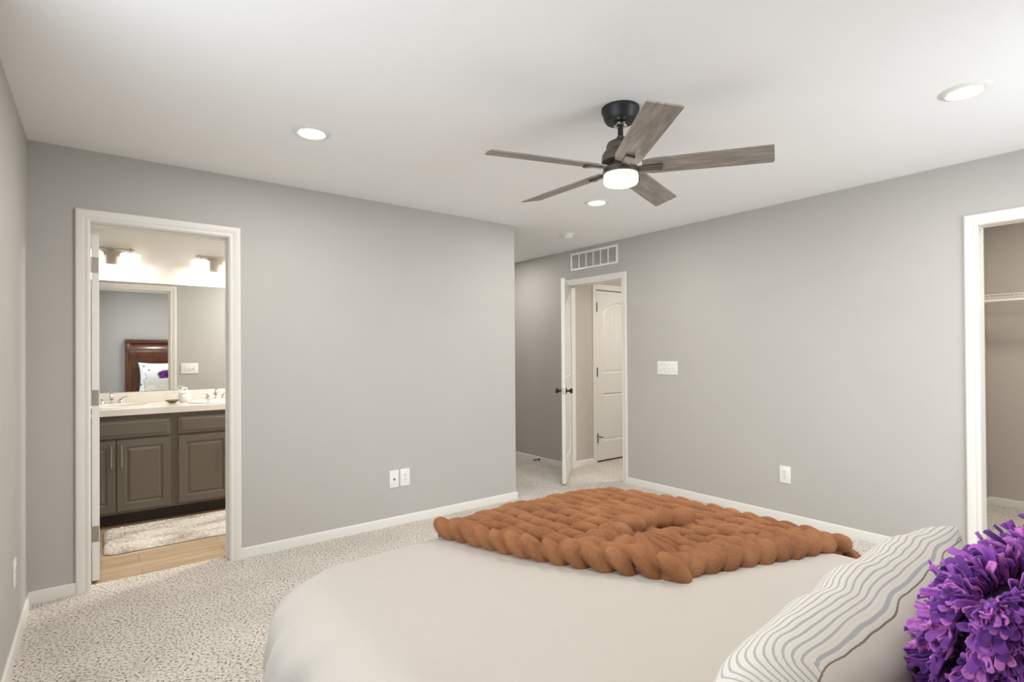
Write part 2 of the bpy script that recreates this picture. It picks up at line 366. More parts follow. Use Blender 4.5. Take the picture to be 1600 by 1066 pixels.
jamb('trim_6', [(BX0-JT, BX0, YA-e, YA+WT+e, 0, DH+JT), (BX1, BX1+JT, YA-e, YA+WT+e, 0, DH+JT), (BX0, BX1, YA-e, YA+WT+e, DH, DH+JT), (BX1-.010, BX1, YA+.045, YA+.075, 0, DH), (BX0, BX1-.01, YA+.045, YA+.075, DH-.01, DH)], 'white jamb lining the bathroom doorway')
jamb('trim_7', [(XB-e, XB+WT+e, HY0-JT, HY0, 0, DH+JT), (XB-e, XB+WT+e, HY1, HY1+JT, 0, DH+JT), (XB-e, XB+WT+e, HY0, HY1, DH, DH+JT), (XB+.045, XB+.075, HY0, HY0+.010, 0, DH), (XB+.045, XB+.075, HY1-.010, HY1, 0, DH), (XB+.045, XB+.075, HY0+.01, HY1-.01, DH-.01, DH)], 'white jamb lining the hall doorway')
jamb('trim_8', [(XB-e, XB+WT+e, CY0-JT, CY0, 0, DH+JT), (XB-e, XB+WT+e, CY1, CY1+JT, 0, DH+JT), (XB-e, XB+WT+e, CY0, CY1, DH, DH+JT)], 'white jamb lining the closet opening')
def baseboard(name, runs, label, h=.064):
    """runs: (p0, p1, n) floor line on the wall face, n the direction into the room; miters left square"""
    prof = [(0, 0), (.013, 0), (.013, h-.014), (.010, h-.004), (.004, h), (0, h)]
    b = MB()
    for p0, p1, n in runs:
        p0, p1, n = Vector((*p0, 0)), Vector((*p1, 0)), Vector((*n, 0))
        rows = [[tuple(p+n*d+Vector((0, 0, z))) for (d, z) in prof] for p in (p0, p1)]
        V = b.grid(rows); b.bm.faces.new(V[0]); b.bm.faces.new(V[1])
    return struct(b.build(name, 'trim_white', angle=30), label, 'baseboard')
t = .013
baseboard('baseboard_left', [((XL, YB), (XL, YA), (1, 0))], 'white baseboard along the left wall')
baseboard('baseboard_far', [((XL, YA), (BX0-.066, YA), (0, -1)), ((BX1+.066, YA), (XC+t, YA), (0, -1))], 'white baseboard along the far wall')
baseboard('baseboard_alcove', [((XC, YA), (XC, AY-WT), (1, 0)), ((XC, AY-WT), (XB, AY-WT), (0, -1))], 'white baseboard round the alcove')
baseboard('baseboard_right', [((XB, CY1+.066), (XB, HY0-.066), (-1, 0)), ((XB, HY1+.066), (XB, AY-WT), (-1, 0)), ((XB, YB), (XB, CY0-.066), (-1, 0))], 'white baseboard along the right wall')
baseboard('baseboard_hall', [((XB+WT, 4.402), (4.58, 4.402), (0, -1)), ((5.508, 4.402), (6.1, 4.402), (0, -1)), ((6.1, 1.36), (6.1, 4.402), (-1, 0))], 'white baseboard in the hall')
baseboard('baseboard_closet', [((5.96, YB), (5.96, 1.135), (-1, 0)), ((XB+WT, 1.135), (5.96, 1.135), (0, -1))], 'white baseboard inside the closet')
baseboard('baseboard_back', [((XL, YB), (XB, YB), (0, 1))], 'white baseboard along the wall behind the bed')

# ------------------------------------------------------------------ doors
def panel_loop(x0, x1, z0, z1, rise, d, n=16):
    xc, hw = (x0+x1)/2, (x1-x0)/2
    pts = [(x0+d, z0+d), (x1-d, z0+d)]
    if rise == 0: return pts+[(x1-d, z1-d), (x0+d, z1-d)]
    for k in range(n+1):
        x = (x1-d)+(x0-x1+2*d)*k/n
        pts.append((x, z1+rise*(1-((x-xc)/hw)**2)-d))
    return pts
def door_face(b, W, Hh, y, sgn, panels, z00=0, steps=((0, 0), (.007, .010), (.017, .012), (.036, .004), (.040, .004)), planks=True):
    """front face at y (normal sgn*Y) with recessed moulded panels"""
    loops = [panel_loop(*p, 0) for p in panels]
    outer = [(0, z00), (W, z00), (W, Hh), (0, Hh)]
    polys = [[Vector((x, z, 0)) for x, z in l] for l in [outer]+loops]
    flat = [p for l in polys for p in l]
    vs = [b.bm.verts.new((p.x, y, p.y)) for p in flat]
    for tri in tessellate_polygon(polys):
        try: b.bm.faces.new([vs[i] for i in tri])
        except ValueError: pass
    for p in panels:
        rows = [[(x, y-sgn*dep, z) for x, z in panel_loop(*p, d)] for d, dep in steps]
        rows = [r+[r[0]] for r in rows]
        b.grid(rows)
        d, dep = steps[-1]; x0, x1, z0, z1, rise = p
        if rise and planks:
            xc, hw = (x0+x1)/2, (x1-x0)/2; n = 60; npk = 6; R = []
            for k in range(n+1):
                x = x0+d+(x1-x0-2*d)*k/n; fr = ((x-x0-d)/(x1-x0-2*d)*npk) % 1; g = .006 if (min(fr, 1-fr) < .09 and 0 < k < n) else 0
                R.append([(x, y-sgn*(dep+g), z0+d), (x, y-sgn*(dep+g), z1+rise*(1-((x-xc)/hw)**2)-d)])
            b.grid(R)
        else:
            b.bm.faces.new([b.bm.verts.new(q) for q in rows[-1][:-1]])
def door_slab(W, Hh, T, z00=.012, panels=True, name='door_panel', parent=None):
    """slab in local x 0..W (hinge at x=0), thickness y 0..T"""
    ps = [(.12, W-.12, 1.055, 1.80, .105), (.12, W-.12, .245, .815, 0)] if panels else []
    b = MB(); door_face(b, W, Hh, 0, -1, ps, z00); door_face(b, W, Hh, T, 1, ps, z00)
    for (xa, za, xb, zb) in ((0, z00, W, z00), (W, z00, W, Hh), (W, Hh, 0, Hh), (0, Hh, 0, z00)):
        b.bm.faces.new([b.bm.verts.new(q) for q in ((xa, 0, za), (xb, 0, zb), (xb, T, zb), (xa, T, za))])
    bmesh.ops.remove_doubles(b.bm, verts=b.bm.verts, dist=1e-5)
    return b.build(name, 'door_white', parent, angle=25)
def knob(parent, x, z, T, m):
    for s, y in ((-1, 0), (1, T)):
        prof = [(.031, 0), (.031, .004), (.026, .008), (.011, .011), (.010, .034), (.018, .040), (.026, .050), (.027, .058), (.020, .066), (.0, .068)]
        b = MB(); b.lathe([(r, s*d) for r, d in prof], (x, y, z), 'Y', 28); b.build('door_knob', m, parent)
# 1: bathroom door, swung fully back into the bathroom
d1 = struct(thing('door_1', 'white bathroom door swung back, its hinged edge in the left doorjamb', 'door', (BX0+.001, YA+WT+.004, 0), PI/2), None)
door_slab(.68, 2.032, .035, parent=d1).location = (0, -.0355, 0)
d1.children[0].location = (0, -.037, 0)
for z in (.279, 1.059, 1.822):
    b = MB(); b.box(-.0008, 0, -.034, -.004, z-.045, z+.045); b.tube((-.004, -.0005, z-.045), (-.004, -.0005, z+.045), .0045)
    for dz in (-.03, 0, .03): b.tube((-.0018, -.02, z+dz), (-.0006, -.02, z+dz), .0035, seg=10)
    b.build('hinge', 'hinge_metal', d1)
kb = MB(); kb.lathe([(.026, 0), (.026, .005), (.011, .01), (.011, .03), (.025, .045), (.02, .06), (0, .062)], (.62, -.002, .93), 'Y', 24); kb.build('door_knob', 'bronze', d1)
# 2: hall door, half open into the bedroom
dx, dy = 3.578-XB, 3.852-HY1
ang = math.atan2(dy, dx)
d2 = struct(thing('door_2', 'white panelled bedroom door standing half open beside the hall doorway', 'door', (XB-.006, HY1-.002, 0), ang), None)
door_slab(.762, 2.032, .035, .02, parent=d2)
knob(d2, .762-.062, .925, .035, 'bronze')
for z in (.28, 1.06, 1.83):
    MB().tube((-.003, -.004, z-.045), (-.003, -.004, z+.045), .006).build('hinge', 'bronze', d2)
MB().box(.762, .7628, .006, .029, .89, .955).build('latch_plate', 'hinge_metal', d2)
# 3: closed door in the hall
d3 = struct(thing('door_3', 'closed white door with arched plank panel seen through the hall doorway', 'door', (4.652, 4.406, 0), 0), None)
door_slab(.784, 2.036, .035, .022, parent=d3)
MB().box(-.004, .79, .02, .034, .002, .024).build('door_gap_shade', 'cabinet_kick', d3) if False else None
for z in (.29, 1.07, 1.84):
    b = MB(); b.tube((-.002, -.006, z-.055), (-.002, -.006, z+.055), .011); b.box(0, .016, -.003, 0, z-.045, z+.045); b.build('hinge', 'bronze', d3)
sp = MB(); sp.path([(.03, -.002, .305), (.04, -.03, .303), (.043, -.055, .301)], .006, 10); sp.build('door_stop', 'bronze', d3)
knob(d3, .72, .93, .035, 'bronze')
jamb('trim_9', [(4.628, 4.646, 4.40, 4.402+WT, 0, DH+JT), (5.442, 5.46, 4.40, 4.402+WT, 0, DH+JT), (4.646, 5.442, 4.40, 4.402+WT, DH, DH+JT)], 'white jamb around the panelled hall door')
MB().box(4.6, 5.5, 4.402+WT, 4.402+WT+.02, 0, DH+.1).build('wall_hall_closet', 'hall_paint', smooth=False)
struct(bpy.data.objects['wall_hall_closet'], 'wall behind the panelled hall door', 'wall')

# door stop on the alcove baseboard
b = MB(); pts = []
for k in range(60):
    a = k*1.4; pts.append((-.004-.0011*k, .006*math.cos(a), .006*math.sin(a)))
b.path(pts, .0016, 6); ds = thing('door_stop', 'small dark spring door stop on the alcove baseboard', 'door stop', (XB-.013, 4.86, .035))
b.build('spring', 'bronze', ds); MB().tube((-.070, 0, 0), (-.084, 0, 0), .009).build('rubber_tip', 'fan_black', ds); MB().tube((0, 0, 0), (-.006, 0, 0), .011).build('base', 'bronze', ds)

# ------------------------------------------------------------------ wall plates
def plate(name, label, cat, loc, rz, W, Hh, kind, n=1, group=None):
    """plate front faces local -Y"""
    o = thing(name, label, cat, loc, rz, group)
    MB().box(-W/2, W/2, -.006, 0, -Hh/2, Hh/2, .0025).build('cover_plate', 'plate_white', o)
    for k in range(n):
        x = (k-(n-1)/2)*.046
        if kind == 'switch':
            MB().box(x-.005, x+.005, -.0075, -.005, -.012, .012).build('toggle_slot', 'plate_white', o)
            b = MB(); b.box(x-.0035, x+.0035, -.018, -.006, -.001, .008, .001); b.build('toggle', 'plate_white', o)
            for dz in (-.030, .030): MB().tube((x, -.0055, dz), (x, -.0072, dz), .003, seg=10).build('screw', 'hinge_metal', o)
        elif kind == 'duplex':
            for dz in (-.0195, .0195):
                r = MB().lathe([(.0165, -.005), (.0165, -.0085), (0, -.0085)], (0, 0, dz), 'Y', 24).build('receptacle', 'plate_white', o)
                b = MB()
                for sx, hh in ((-.0062, .0045), (.0062, .0038)): b.box(sx-.0013, sx+.0013, -.0092, -.0084, dz+.001-hh+.003, dz+.001+hh+.003)
                b.tube((0, -.0084, dz-.008), (0, -.0092, dz-.008), .0025, seg=10); b.build('slots', 'plate_hole', r)
            MB().tube((0, -.0055, 0), (0, -.0072, 0), .003, seg=10).build('screw', 'hinge_metal', o)
        elif kind == 'coax':
            MB().tube((0, -.006, -.002), (0, -.009, -.002), .0085, seg=6).build('nut', 'hinge_metal', o)
            MB().tube((0, -.006, -.002), (0, -.014, -.002), .005, seg=16).build('coax_socket', 'plate_hole', o)
            for dz in (-.042, .042): MB().tube((0, -.0055, dz), (0, -.0072, dz), .0025, seg=10).build('screw', 'plate_white', o)
        elif kind == 'phone':
            MB().box(-.008, .008, -.0066, -.005, .006, .020).build('data_socket', 'plate_hole', o)
            MB().box(-.006, .006, -.0066, -.005, -.022, -.012).build('data_socket', 'plate_hole', o)
            for dz in (-.046, .046): MB().tube((0, -.0055, dz), (0, -.0072, dz), .0025, seg=10).build('screw', 'plate_white', o)
    return o
plate('cable_plate', 'white cable socket plate on the far wall, left of the pair', 'outlet', (1.769, YA, .351), 0, .076, .130, 'coax', group=None)
plate('outlet_plate', 'white outlet plate on the far wall, right of the cable plate', 'outlet', (1.859, YA, .352), 0, .080, .132, 'duplex')
plate('outlet_plate', 'white outlet on the right wall between the switches and closet', 'outlet', (XB, 1.980, .358), -PI/2, .084, .130, 'duplex')
plate('outlet_plate', 'white outlet seen edge-on, low on the left wall', 'outlet', (XL, 3.20, .350), PI/2, .074, .118, 'duplex')
plate('switch_plate', 'white four-gang light switch beside the hall doorway', 'switch', (XB, 3.046, 1.155), -PI/2, .222, .124, 'switch', 4)
plate('switch_plate', 'white three-gang light switch reflected in the bathroom mirror', 'switch', (.847, YA+WT, 1.145), PI, .178, .124, 'switch', 3)

# return-air grille
g = thing('air_vent', 'white return air grille on the wall above the hall doorway', 'vent', (XB, 3.970, 2.303), -PI/2)
W2, H2 = .342, .097
b = MB()
for (x0, x1, z0, z1) in ((-W2, W2, H2-.022, H2), (-W2, W2, -H2, -H2+.022), (-W2, -W2+.024, -H2+.02, H2-.02), (W2-.024, W2, -H2+.02, H2-.02)): b.box(x0, x1, -.009, 0, z0, z1, .002)
b.build('vent_frame', 'plate_white', g)
MB().box(-W2+.02, W2-.02, -.0015, -.0002, -H2+.02, H2-.02).build('vent_backing', 'dark_void', g)
cw = (2*W2-.048)/6
for k in range(1, 6):
    x = -W2+.024+k*cw; MB().box(x-.006, x+.006, -.0085, -.001, -H2+.02, H2-.02).build('vent_divider', 'plate_white', g)
b = MB()
for k in range(13):
    z = -H2+.028+k*(2*H2-.056)/12
    V = [(-W2+.022, -.002, z+.006), (W2-.022, -.002, z+.006), (W2-.022, -.0075, z-.001), (-W2+.022, -.0075, z-.001)]
    V2 = [(x, y, zz-.0012) for x, y, zz in V]
    a = [b.bm.verts.new(q) for q in V+V2]
    for f in ((0, 1, 2, 3), (7, 6, 5, 4), (0, 3, 7, 4), (1, 5, 6, 2), (3, 2, 6, 7), (0, 4, 5, 1)): b.bm.faces.new([a[i] for i in f])
b.build('vent_louvers', 'plate_white', g, smooth=False)

# smoke detector
o = thing('smoke_detector', 'round white smoke detector on the ceiling near the alcove', 'smoke detector', (3.564, 3.735, H))
MB().lathe([(.062, 0), (.062, -.012), (.058, -.014)], seg=40).build('mounting_base', 'plate_white', o)
MB().lathe([(.046, -.013), (.048, -.016), (.046, -.036), (.038, -.042), (0, -.043)], seg=40).build('detector_cover', 'plate_white', o)

# recessed lights
LAMP = 12
def can(x, y, label, power=None):
    o = thing('recessed_light', label, 'ceiling light', (x, y, H), group=None)
    MB().lathe([(.066, -.006), (.070, -.0105), (.088, -.006), (.096, 0), (.066, 0), (.066, -.006)], seg=48).build('trim_ring', 'trim_white', o)
    MB().lathe([(.066, -.005), (.06, -.0075), (0, -.0085)], seg=40).build('light_disc', 'lamp_disc', o)
    a = area('recessed_lamp', (0, 0, -.012), (0, 0, 0),   .12, .12, power or LAMP, (1, .97, .93), 'DISK'); a.parent = o
    return o
can(.864, 2.796, 'lit recessed ceiling light nearest the bathroom wall')
can(3.018, .640, 'lit recessed ceiling light nearest the closet')
can(2.985, 2.812, 'lit recessed ceiling light behind the fan')
can(.864, .640, 'lit recessed ceiling light over the left head end of the bed')

can(3.50, 5.05, 'added unseen ceiling light brightening the entry alcove', 9)  # added lamp, out of view, lifting the dark alcove wall
# ------------------------------------------------------------------ ceiling fan
fan = thing('ceiling_fan', 'five-blade ceiling fan with grey wood blades and a lit drum light', 'ceiling fan', (1.93, 1.665, 0))
MB().lathe([(.0, 2.438), (.088, 2.438), (.088, 2.425), (.086, 2.422), (.0855, 2.4215), (.0745, 2.386), (.073, 2.383), (.066, 2.375), (.0, 2.372)], seg=56).build('canopy', 'fan_black', fan)
b = MB(); b.lathe([(.030, 2.368), (.030, 2.358), (.020, 2.350), (0, 2.349)], seg=32); b.build('hanger_ball', 'chrome', fan)
MB().tube((0, 0, 2.36), (0, 0, 2.285), .0125, seg=24).build('downrod', 'fan_black', fan)
MB().lathe([(0, 2.306), (.019, 2.306), (.019, 2.292), (.024, 2.286), (0, 2.284)], seg=32).build('rod_collar', 'fan_bronze', fan)
MB().lathe([(0, 2.287), (.045, 2.286), (.060, 2.278), (.066, 2.264), (.068, 2.243), (.078, 2.234), (.086, 2.220), (.088, 2.200), (.088, 2.188), (0, 2.186)], seg=56).build('motor_housing', 'fan_bronze', fan)
MB().lathe([(0, 2.188), (.050, 2.187), (.056, 2.165), (.082, 2.156), (.084, 2.132), (.080, 2.130), (0, 2.130)], seg=56).build('light_kit_ring', 'fan_bronze', fan)
MB().lathe([(.078, 2.131), (.0795, 2.120), (.0795, 2.094), (.074, 2.086), (.060, 2.083), (.0, 2.081)], seg=56).build('light_shade', 'lamp_glass', fan)
area('fan_lamp', (0, 0, 2.078), (0, 0, 0), .14, .14, 8, (1, .96, .91), 'DISK').parent = fan
R0, R1, BT = .098, .665, .006
for k in range(5):
    a = math.radians(18.4+72*k)
    bl = MB(); outline = [(R0, -.050), (R0+.05, -.062), (R1-.022, -.068), (R1, .050), (R1-.004, .064), (R0+.05, .058), (R0, .048)]
    top = [bl.bm.verts.new((x, y, BT/2)) for x, y in outline]; bot = [bl.bm.verts.new((x, y, -BT/2)) for x, y in outline]
    bl.bm.faces.new(top); bl.bm.faces.new(bot[::-1]); n = len(outline)
    for i in range(n): bl.bm.faces.new((top[i], bot[i], bot[(i+1) % n], top[(i+1) % n]))
    o = bl.build('blade', 'blade_wood', fan, smooth=False)
    br = MB(); br.box(.070, .185, -.019, .019, -.0115, -.004, .001); br.box(.165, .187, -.021, .021, -.014, -.003, .001)
    o2 = br.build('blade_bracket', 'fan_bronze', o, smooth=False)
    o.rotation_euler = Matrix.Rotation(a, 3, 'Z').to_4x4().to_3x3().to_euler() if False else (Matrix.Rotation(a, 4, 'Z') @ Matrix.Rotation(math.radians(-13), 4, 'X')).to_euler()
    o.location = (0, 0, 2.157)

# ------------------------------------------------------------------ bathroom
VY = 5.06
def vanity(x0, x1, label, gap):
    o = thing('vanity_cabinet', label, 'cabinet', (x0, VY, 0), group=None)
    W = x1-x0
    b = MB(); b.box(0, W, .0, BYM-VY-.002, .095, .84); b.build('cabinet_body', 'cabinet_grey', o, smooth=False)
    MB().box(0, W, .07, BYM-VY-.01, 0, .095).build('toe_kick', 'cabinet_kick', o, smooth=False)
    def front(name, a, c, z0, z1, rail, hx=None):
        b = MB(); d = c-a; st = ((0, 0), (.004, .006), (.010, .009), (.030, .002), (.034, .002)) if rail > .03 else ((0, 0), (.001, .0), (.010, -.006), (.012, -.006))
        door_face(b, d, z1-z0, 0, -1, [(rail, d-rail, rail, z1-z0-rail, 0)], 0, st)
        T = .019
        for (xa, za, xb, zb) in ((0, 0, d, 0), (d, 0, d, z1-z0), (d, z1-z0, 0, z1-z0), (0, z1-z0, 0, 0)):
            b.bm.faces.new([b.bm.verts.new(q) for q in ((xa, 0, za), (xb, 0, zb), (xb, T, zb), (xa, T, za))])
        f = b.build(name, 'cabinet_grey', o, angle=15); f.location = (a, -T-.001, z0)
        if hx is not None:
            h = MB(); zc = z1-z0-.115
            h.tube((hx, -.028, zc-.085), (hx, -.028, zc+.085), .006, seg=14)
            for dz in (-.06, .06): h.tube((hx, 0, zc+dz), (hx, -.028, zc+dz), .0045, seg=10)
            h.build('handle', 'nickel', f)
        return f
    m = W/2
    front('drawer_front', gap, W-gap, .675, .808, .014)
    front('cabinet_door', gap, m-.004, .118, .655, .052, m-.004-gap-.028)
    front('cabinet_door', m+.004, W-gap, .118, .655, .052, .028)
    return o
vanity(-.278, .476, 'grey vanity cabinet under the left sink with two handled doors', .028)
vanity(.477, 1.285, 'grey vanity cabinet under the right sink, cut off by the doorway', .024)
# countertop with oval cut-outs
SK = [(.085, 5.345), (.845, 5.345)]
CT, CB, CY = .892, .845, VY-.035
def oval(cx, cy, rx, ry, n=40): return [(cx+rx*math.cos(2*PI*k/n), cy+ry*math.sin(2*PI*k/n)) for k in range(n)]
ct = MB(); outer = [(XL+.004, CY), (1.30, CY), (1.30, BYM-.003), (XL+.004, BYM-.003)]
polys = [[Vector((x, y, 0)) for x, y in l] for l in [outer]+[oval(cx, cy, .215, .165) for cx, cy in SK]]
flat = [p for l in polys for p in l]
for z in (CT, CB):
    vs = [ct.bm.verts.new((p.x, p.y, z)) for p in flat]
    for tri in tessellate_polygon(polys): ct.bm.faces.new([vs[i] for i in tri])
ct.bm.verts.ensure_lookup_table()
for i in range(4):
    (xa, ya), (xb, yb) = outer[i], outer[(i+1) % 4]
    ct.bm.faces.new([ct.bm.verts.new(q) for q in ((xa, ya, CB), (xb, yb, CB), (xb, yb, CT), (xa, ya, CT))])
bmesh.ops.remove_doubles(ct.bm, verts=ct.bm.verts, dist=1e-5)
cto = tag(ct.build('vanity_countertop', 'counter_white', smooth=False), 'long white bathroom countertop with two oval sinks over grey cabinets', 'countertop')
MB().box(XL+.004, 1.30, BYM-.022, BYM-.001, CT, .987, .003).build('backsplash', 'counter_white', cto)
for cx, cy in SK:
    b = MB(); prof = [(1.16, .0), (1.17, .006), (1.12, .012), (1.03, .010), (.99, -.004), (.93, -.06), (.75, -.11), (.4, -.135), (.08, -.14), (0, -.14)]
    rings = []
    for r, z in prof: rings.append([(cx+.215*r*math.cos(2*PI*k/48), cy+.165*r*math.sin(2*PI*k/48), CT+z+.0005) for k in range(49)])
    b.grid(rings); s = b.build('sink_basin', 'sink_white', cto, angle=60)
    MB().lathe([(.022, -.137), (.022, -.134), (0, -.134)], (cx, cy, CT), seg=20).build('drain', 'chrome', s)
def faucet(x, label):
    o = thing('sink_faucet', label, 'faucet', (x, 5.545, CT+.001))
    MB().box(-.085, .085, -.026, .026, 0, .014, .006).build('faucet_base', 'chrome', o)
    MB().path([(0, 0, .01), (0, 0, .05), (0, -.012, .078), (0, -.05, .092), (0, -.095, .082), (0, -.105, .066)], [.016, .016, .015, .013, .012, .012], 16).build('spout', 'chrome', o)
    for s in (-1, 1):
        h = MB(); h.lathe([(.020, .012), (.018, .03), (.012, .036), (.014, .045), (.0, .052)], (s*.062, 0, 0), seg=20)
        h.path([(s*.062, 0, .048), (s*.085, -.006, .060), (s*.108, -.010, .066)], [.008, .007, .006], 10); h.build('tap_handle', 'chrome', o)
faucet(.075, 'chrome faucet behind the left bathroom sink'); faucet(.838, 'chrome faucet behind the right bathroom sink')
o = thing('soap_dish', 'small brown scalloped dish on the bathroom counter between the sinks', 'dish', (.492, 5.40, CT+.001))
b = MB(); rings = []
for r, z in ((0, .004), (.026, .004), (.040, .014), (.055, .027), (.052, .028), (.036, .016), (.022, .009), (0, .009)):
    rings.append([((r+.003*math.cos(8*a)*(r > .05))*math.cos(a)*1.0, (r+.003*math.cos(8*a)*(r > .05))*math.sin(a)*.75, z) for a in [2*PI*k/48 for k in range(49)]])
b.grid(rings); b.build('dish_bowl', 'dish_brown', o); MB().lathe([(.026, 0), (.022, .005), (0, .006)], seg=24).build('dish_foot', 'dish_brown', o)
o = thing('ceramic_jar', 'white lidded ceramic jar on the bathroom counter between the faucets', 'jar', (.590, 5.50, CT+.001))
MB().lathe([(0, 0), (.036, 0), (.044, .008), (.050, .03), (.050, .055), (.043, .07), (.040, .076), (0, .076)], seg=32).build('jar_body', 'porcelain', o)
b = MB(); b.lathe([(.044, .0765), (.045, .082), (.034, .093), (.012, .099), (0, .1)], seg=32); b.path([(-.022, 0, .092), (-.018, 0, .115), (0, 0, .124), (.018, 0, .115), (.022, 0, .092)], .0065, 10); b.build('jar_lid', 'porcelain', o)
# mirror
mo = MB(); mo.box(XL+.012, 1.296, BYM-.007, BYM-.001, .990, 1.935)
tag(mo.build('wall_mirror', 'mirror_silver', smooth=False), 'wide frameless bathroom mirror above the white backsplash', 'mirror')
# sconces
def sconce(x, label):
    o = thing('vanity_light', label, 'wall lamp', (x, BYM, 2.125))
    MB().box(-.065, .065, -.022, 0, -.050, .085, .004).build('backplate', 'nickel', o)
    MB().box(-.155, .155, -.05, -.022, .070, .086, .003).build('crossbar', 'nickel', o)
    for s in (-1, 1):
        xx = s*.128
        b = MB(); b.path([(xx, -.036, .08), (xx, -.070, .086), (xx, -.098, .078), (xx, -.108, .056), (xx, -.108, .036)], .0065, 12)
        b.lathe([(0, .048), (.02, .046), (.024, .034), (0, .032)], (xx, -.108, 0), seg=24); b.build('lamp_arm', 'nickel', o)
        b = MB(); b.lathe([(.0, .036), (.060, .034), (.072, .028), (.073, -.066), (.070, -.066), (.069, .026), (0, .03)], (xx, -.108, 0), seg=40); b.build('glass_shade', 'lamp_glass', o)
        l = bpy.data.lights.new('vanity_bulb', 'POINT'); l.energy = 1.6; l.color = (1, .97, .93); l.shadow_soft_size = .03
        lo = bpy.data.objects.new('vanity_bulb', l); lo.location = (xx, -.108, -.085); COL.objects.link(lo); lo.parent = o
    return o
sconce(.080, 'brushed nickel two-light fixture over the left half of the mirror'); sconce(.850, 'brushed nickel two-light fixture over the right half of the mirror')
area('bathroom_fill_light', (2.0, 4.5, 2.43), (0, 0, 0), .3, .3, 50, (1, .97, .93), 'DISK')  # unseen fill light added to brighten the counter and bathroom walls
# rug
def rug():
    x0, x1, y0, y1 = .018, .93, 4.365, 4.975; rc = .06; n, m = 170, 120
    b = MB(); P = []
    for i in range(n+1):
        row = []
        for j in range(m+1):
            a, c = -1+2*i/n, -1+2*j/m
            hx, hy = (x1-x0)/2, (y1-y0)/2
            x, y = a*hx, c*hy
            qx, qy = abs(x)-(hx-rc), abs(y)-(hy-rc)
            if qx > 0 and qy > 0:
                k = max(qx, qy)/max(1e-6, math.hypot(qx, qy)); sx, sy = math.copysign(hx-rc+qx*k, x), math.copysign(hy-rc+qy*k, y)
            else: sx, sy = x, y
            ed = min(1, (1-max(abs(a), abs(c)))*hx/.05) if abs(a) > abs(c) else min(1, (1-max(abs(a), abs(c)))*hy/.05)
            ed = max(0, ed)**.5
            z = .004+.026*ed+.009*ed*(noise.noise(Vector((x*45, y*45, 0)))+.7*noise.noise(Vector((x*110, y*110, 4))))
            row.append(((x0+x1)/2+sx+.004*noise.noise(Vector((x*60, y*60, 9))), (y0+y1)/2+sy+.004*noise.noise(Vector((x*60, y*60, 2))), max(.001, z)-.004))
        P.append(row)
    V = b.grid(P)
    ring = [V[i][0] for i in range(n+1)]+[V[n][j] for j in range(1, m+1)]+[V[i][m] for i in range(n-1, -1, -1)]+[V[0][j] for j in range(m-1, 0, -1)]
    m2 = bpy.data.materials.new('rug_two_tone'); m2.use_nodes = True; nt = m2.node_tree; bs = nt.nodes['Principled BSDF']
    tc = nt.nodes.new('ShaderNodeTexCoord')
    sep = nt.nodes.new('ShaderNodeMapping'); sep.inputs['Scale'].default_value = (3, 7, 4); nt.links.new(tc.outputs['Object'], sep.inputs['Vector'])
    n1 = nt.nodes.new('ShaderNodeTexNoise'); n1.inputs['Scale'].default_value = 1; n1.inputs['Detail'].default_value = 5; nt.links.new(sep.outputs[0], n1.inputs['Vector'])
    n2 = nt.nodes.new('ShaderNodeTexNoise'); n2.inputs['Scale'].default_value = 70; n2.inputs['Detail'].default_value = 4; nt.links.new(tc.outputs['Object'], n2.inputs['Vector'])
    ad = nt.nodes.new('ShaderNodeMath'); ad.operation = 'MULTIPLY_ADD'; ad.inputs[1].default_value = .30; nt.links.new(n2.outputs['Fac'], ad.inputs[0])
    sc = nt.nodes.new('ShaderNodeMath'); sc.operation = 'MULTIPLY'; sc.inputs[1].default_value = .70; nt.links.new(n1.outputs['Fac'], sc.inputs[0]); nt.links.new(sc.outputs[0], ad.inputs[2])
    r = ramp(nt, [(.33, (150, 137, 125)), (.43, (192, 182, 170)), (.52, (220, 213, 202))]); nt.links.new(ad.outputs[0], r.inputs['Fac']); nt.links.new(r.outputs[0], bs.inputs['Base Color'])
    bs.inputs['Roughness'].default_value = 1
    bp = nt.nodes.new('ShaderNodeBump'); bp.inputs['Distance'].default_value = .01; bp.inputs['Strength'].default_value = .8; nt.links.new(n2.outputs['Fac'], bp.inputs['Height']); nt.links.new(bp.outputs[0], bs.inputs['Normal'])
    M['rug_two_tone'] = m2
    tag(b.build('bath_rug', 'rug_two_tone', angle=180), 'fluffy cream and taupe bath rug on the plank tiles before the vanity', 'rug')
rug()

# ------------------------------------------------------------------ closet shelf
o = thing('wire_shelf', 'white wire closet shelf with hanging rail on the closet wall', 'shelf', (0, 0, 0))
ZS, XS = 1.742, 5.66
b = MB()
b.tube((XS, YB+.01, ZS), (XS, 1.128, ZS), .0035, seg=10); b.tube((XS, YB+.01, ZS-.028), (XS, 1.128, ZS-.028), .0035, seg=10); b.tube((5.95, YB+.01, ZS), (5.95, 1.128, ZS), .003, seg=8); b.tube((5.8, YB+.01, ZS-.004), (5.8, 1.128, ZS-.004), .003, seg=8)
b.build('long_wires', 'wire_white', o)
b = MB()
for k in range(60):
    y = 1.12-k*.0254
    if y < YB+.02: break
    b.path([(5.955, y, ZS+.003), (XS, y, ZS+.003), (XS, y, ZS-.028)], .0017, 6)
b.build('cross_wires', 'wire_white', o)
b = MB(); b.tube((XS-.012, YB+.01, ZS-.05), (XS-.012, 1.118, ZS-.05), .013, seg=16); b.build('hanging_rail', 'wire_white', o)
MB().box(XS-.03, XS+.02, 1.116, 1.134, ZS-.068, ZS+.012, .004).build('end_bracket', 'plate_white', o)

# ------------------------------------------------------------------ bed
BXL, BXR, BYF, BYH, BZ = .372, 2.115, 1.88, -.06, .600     # outer faces and top of the made bed
bed = thing('bed', 'made bed with dark wooden headboard seen in the mirror', 'bed', (1.23, 0, 0))
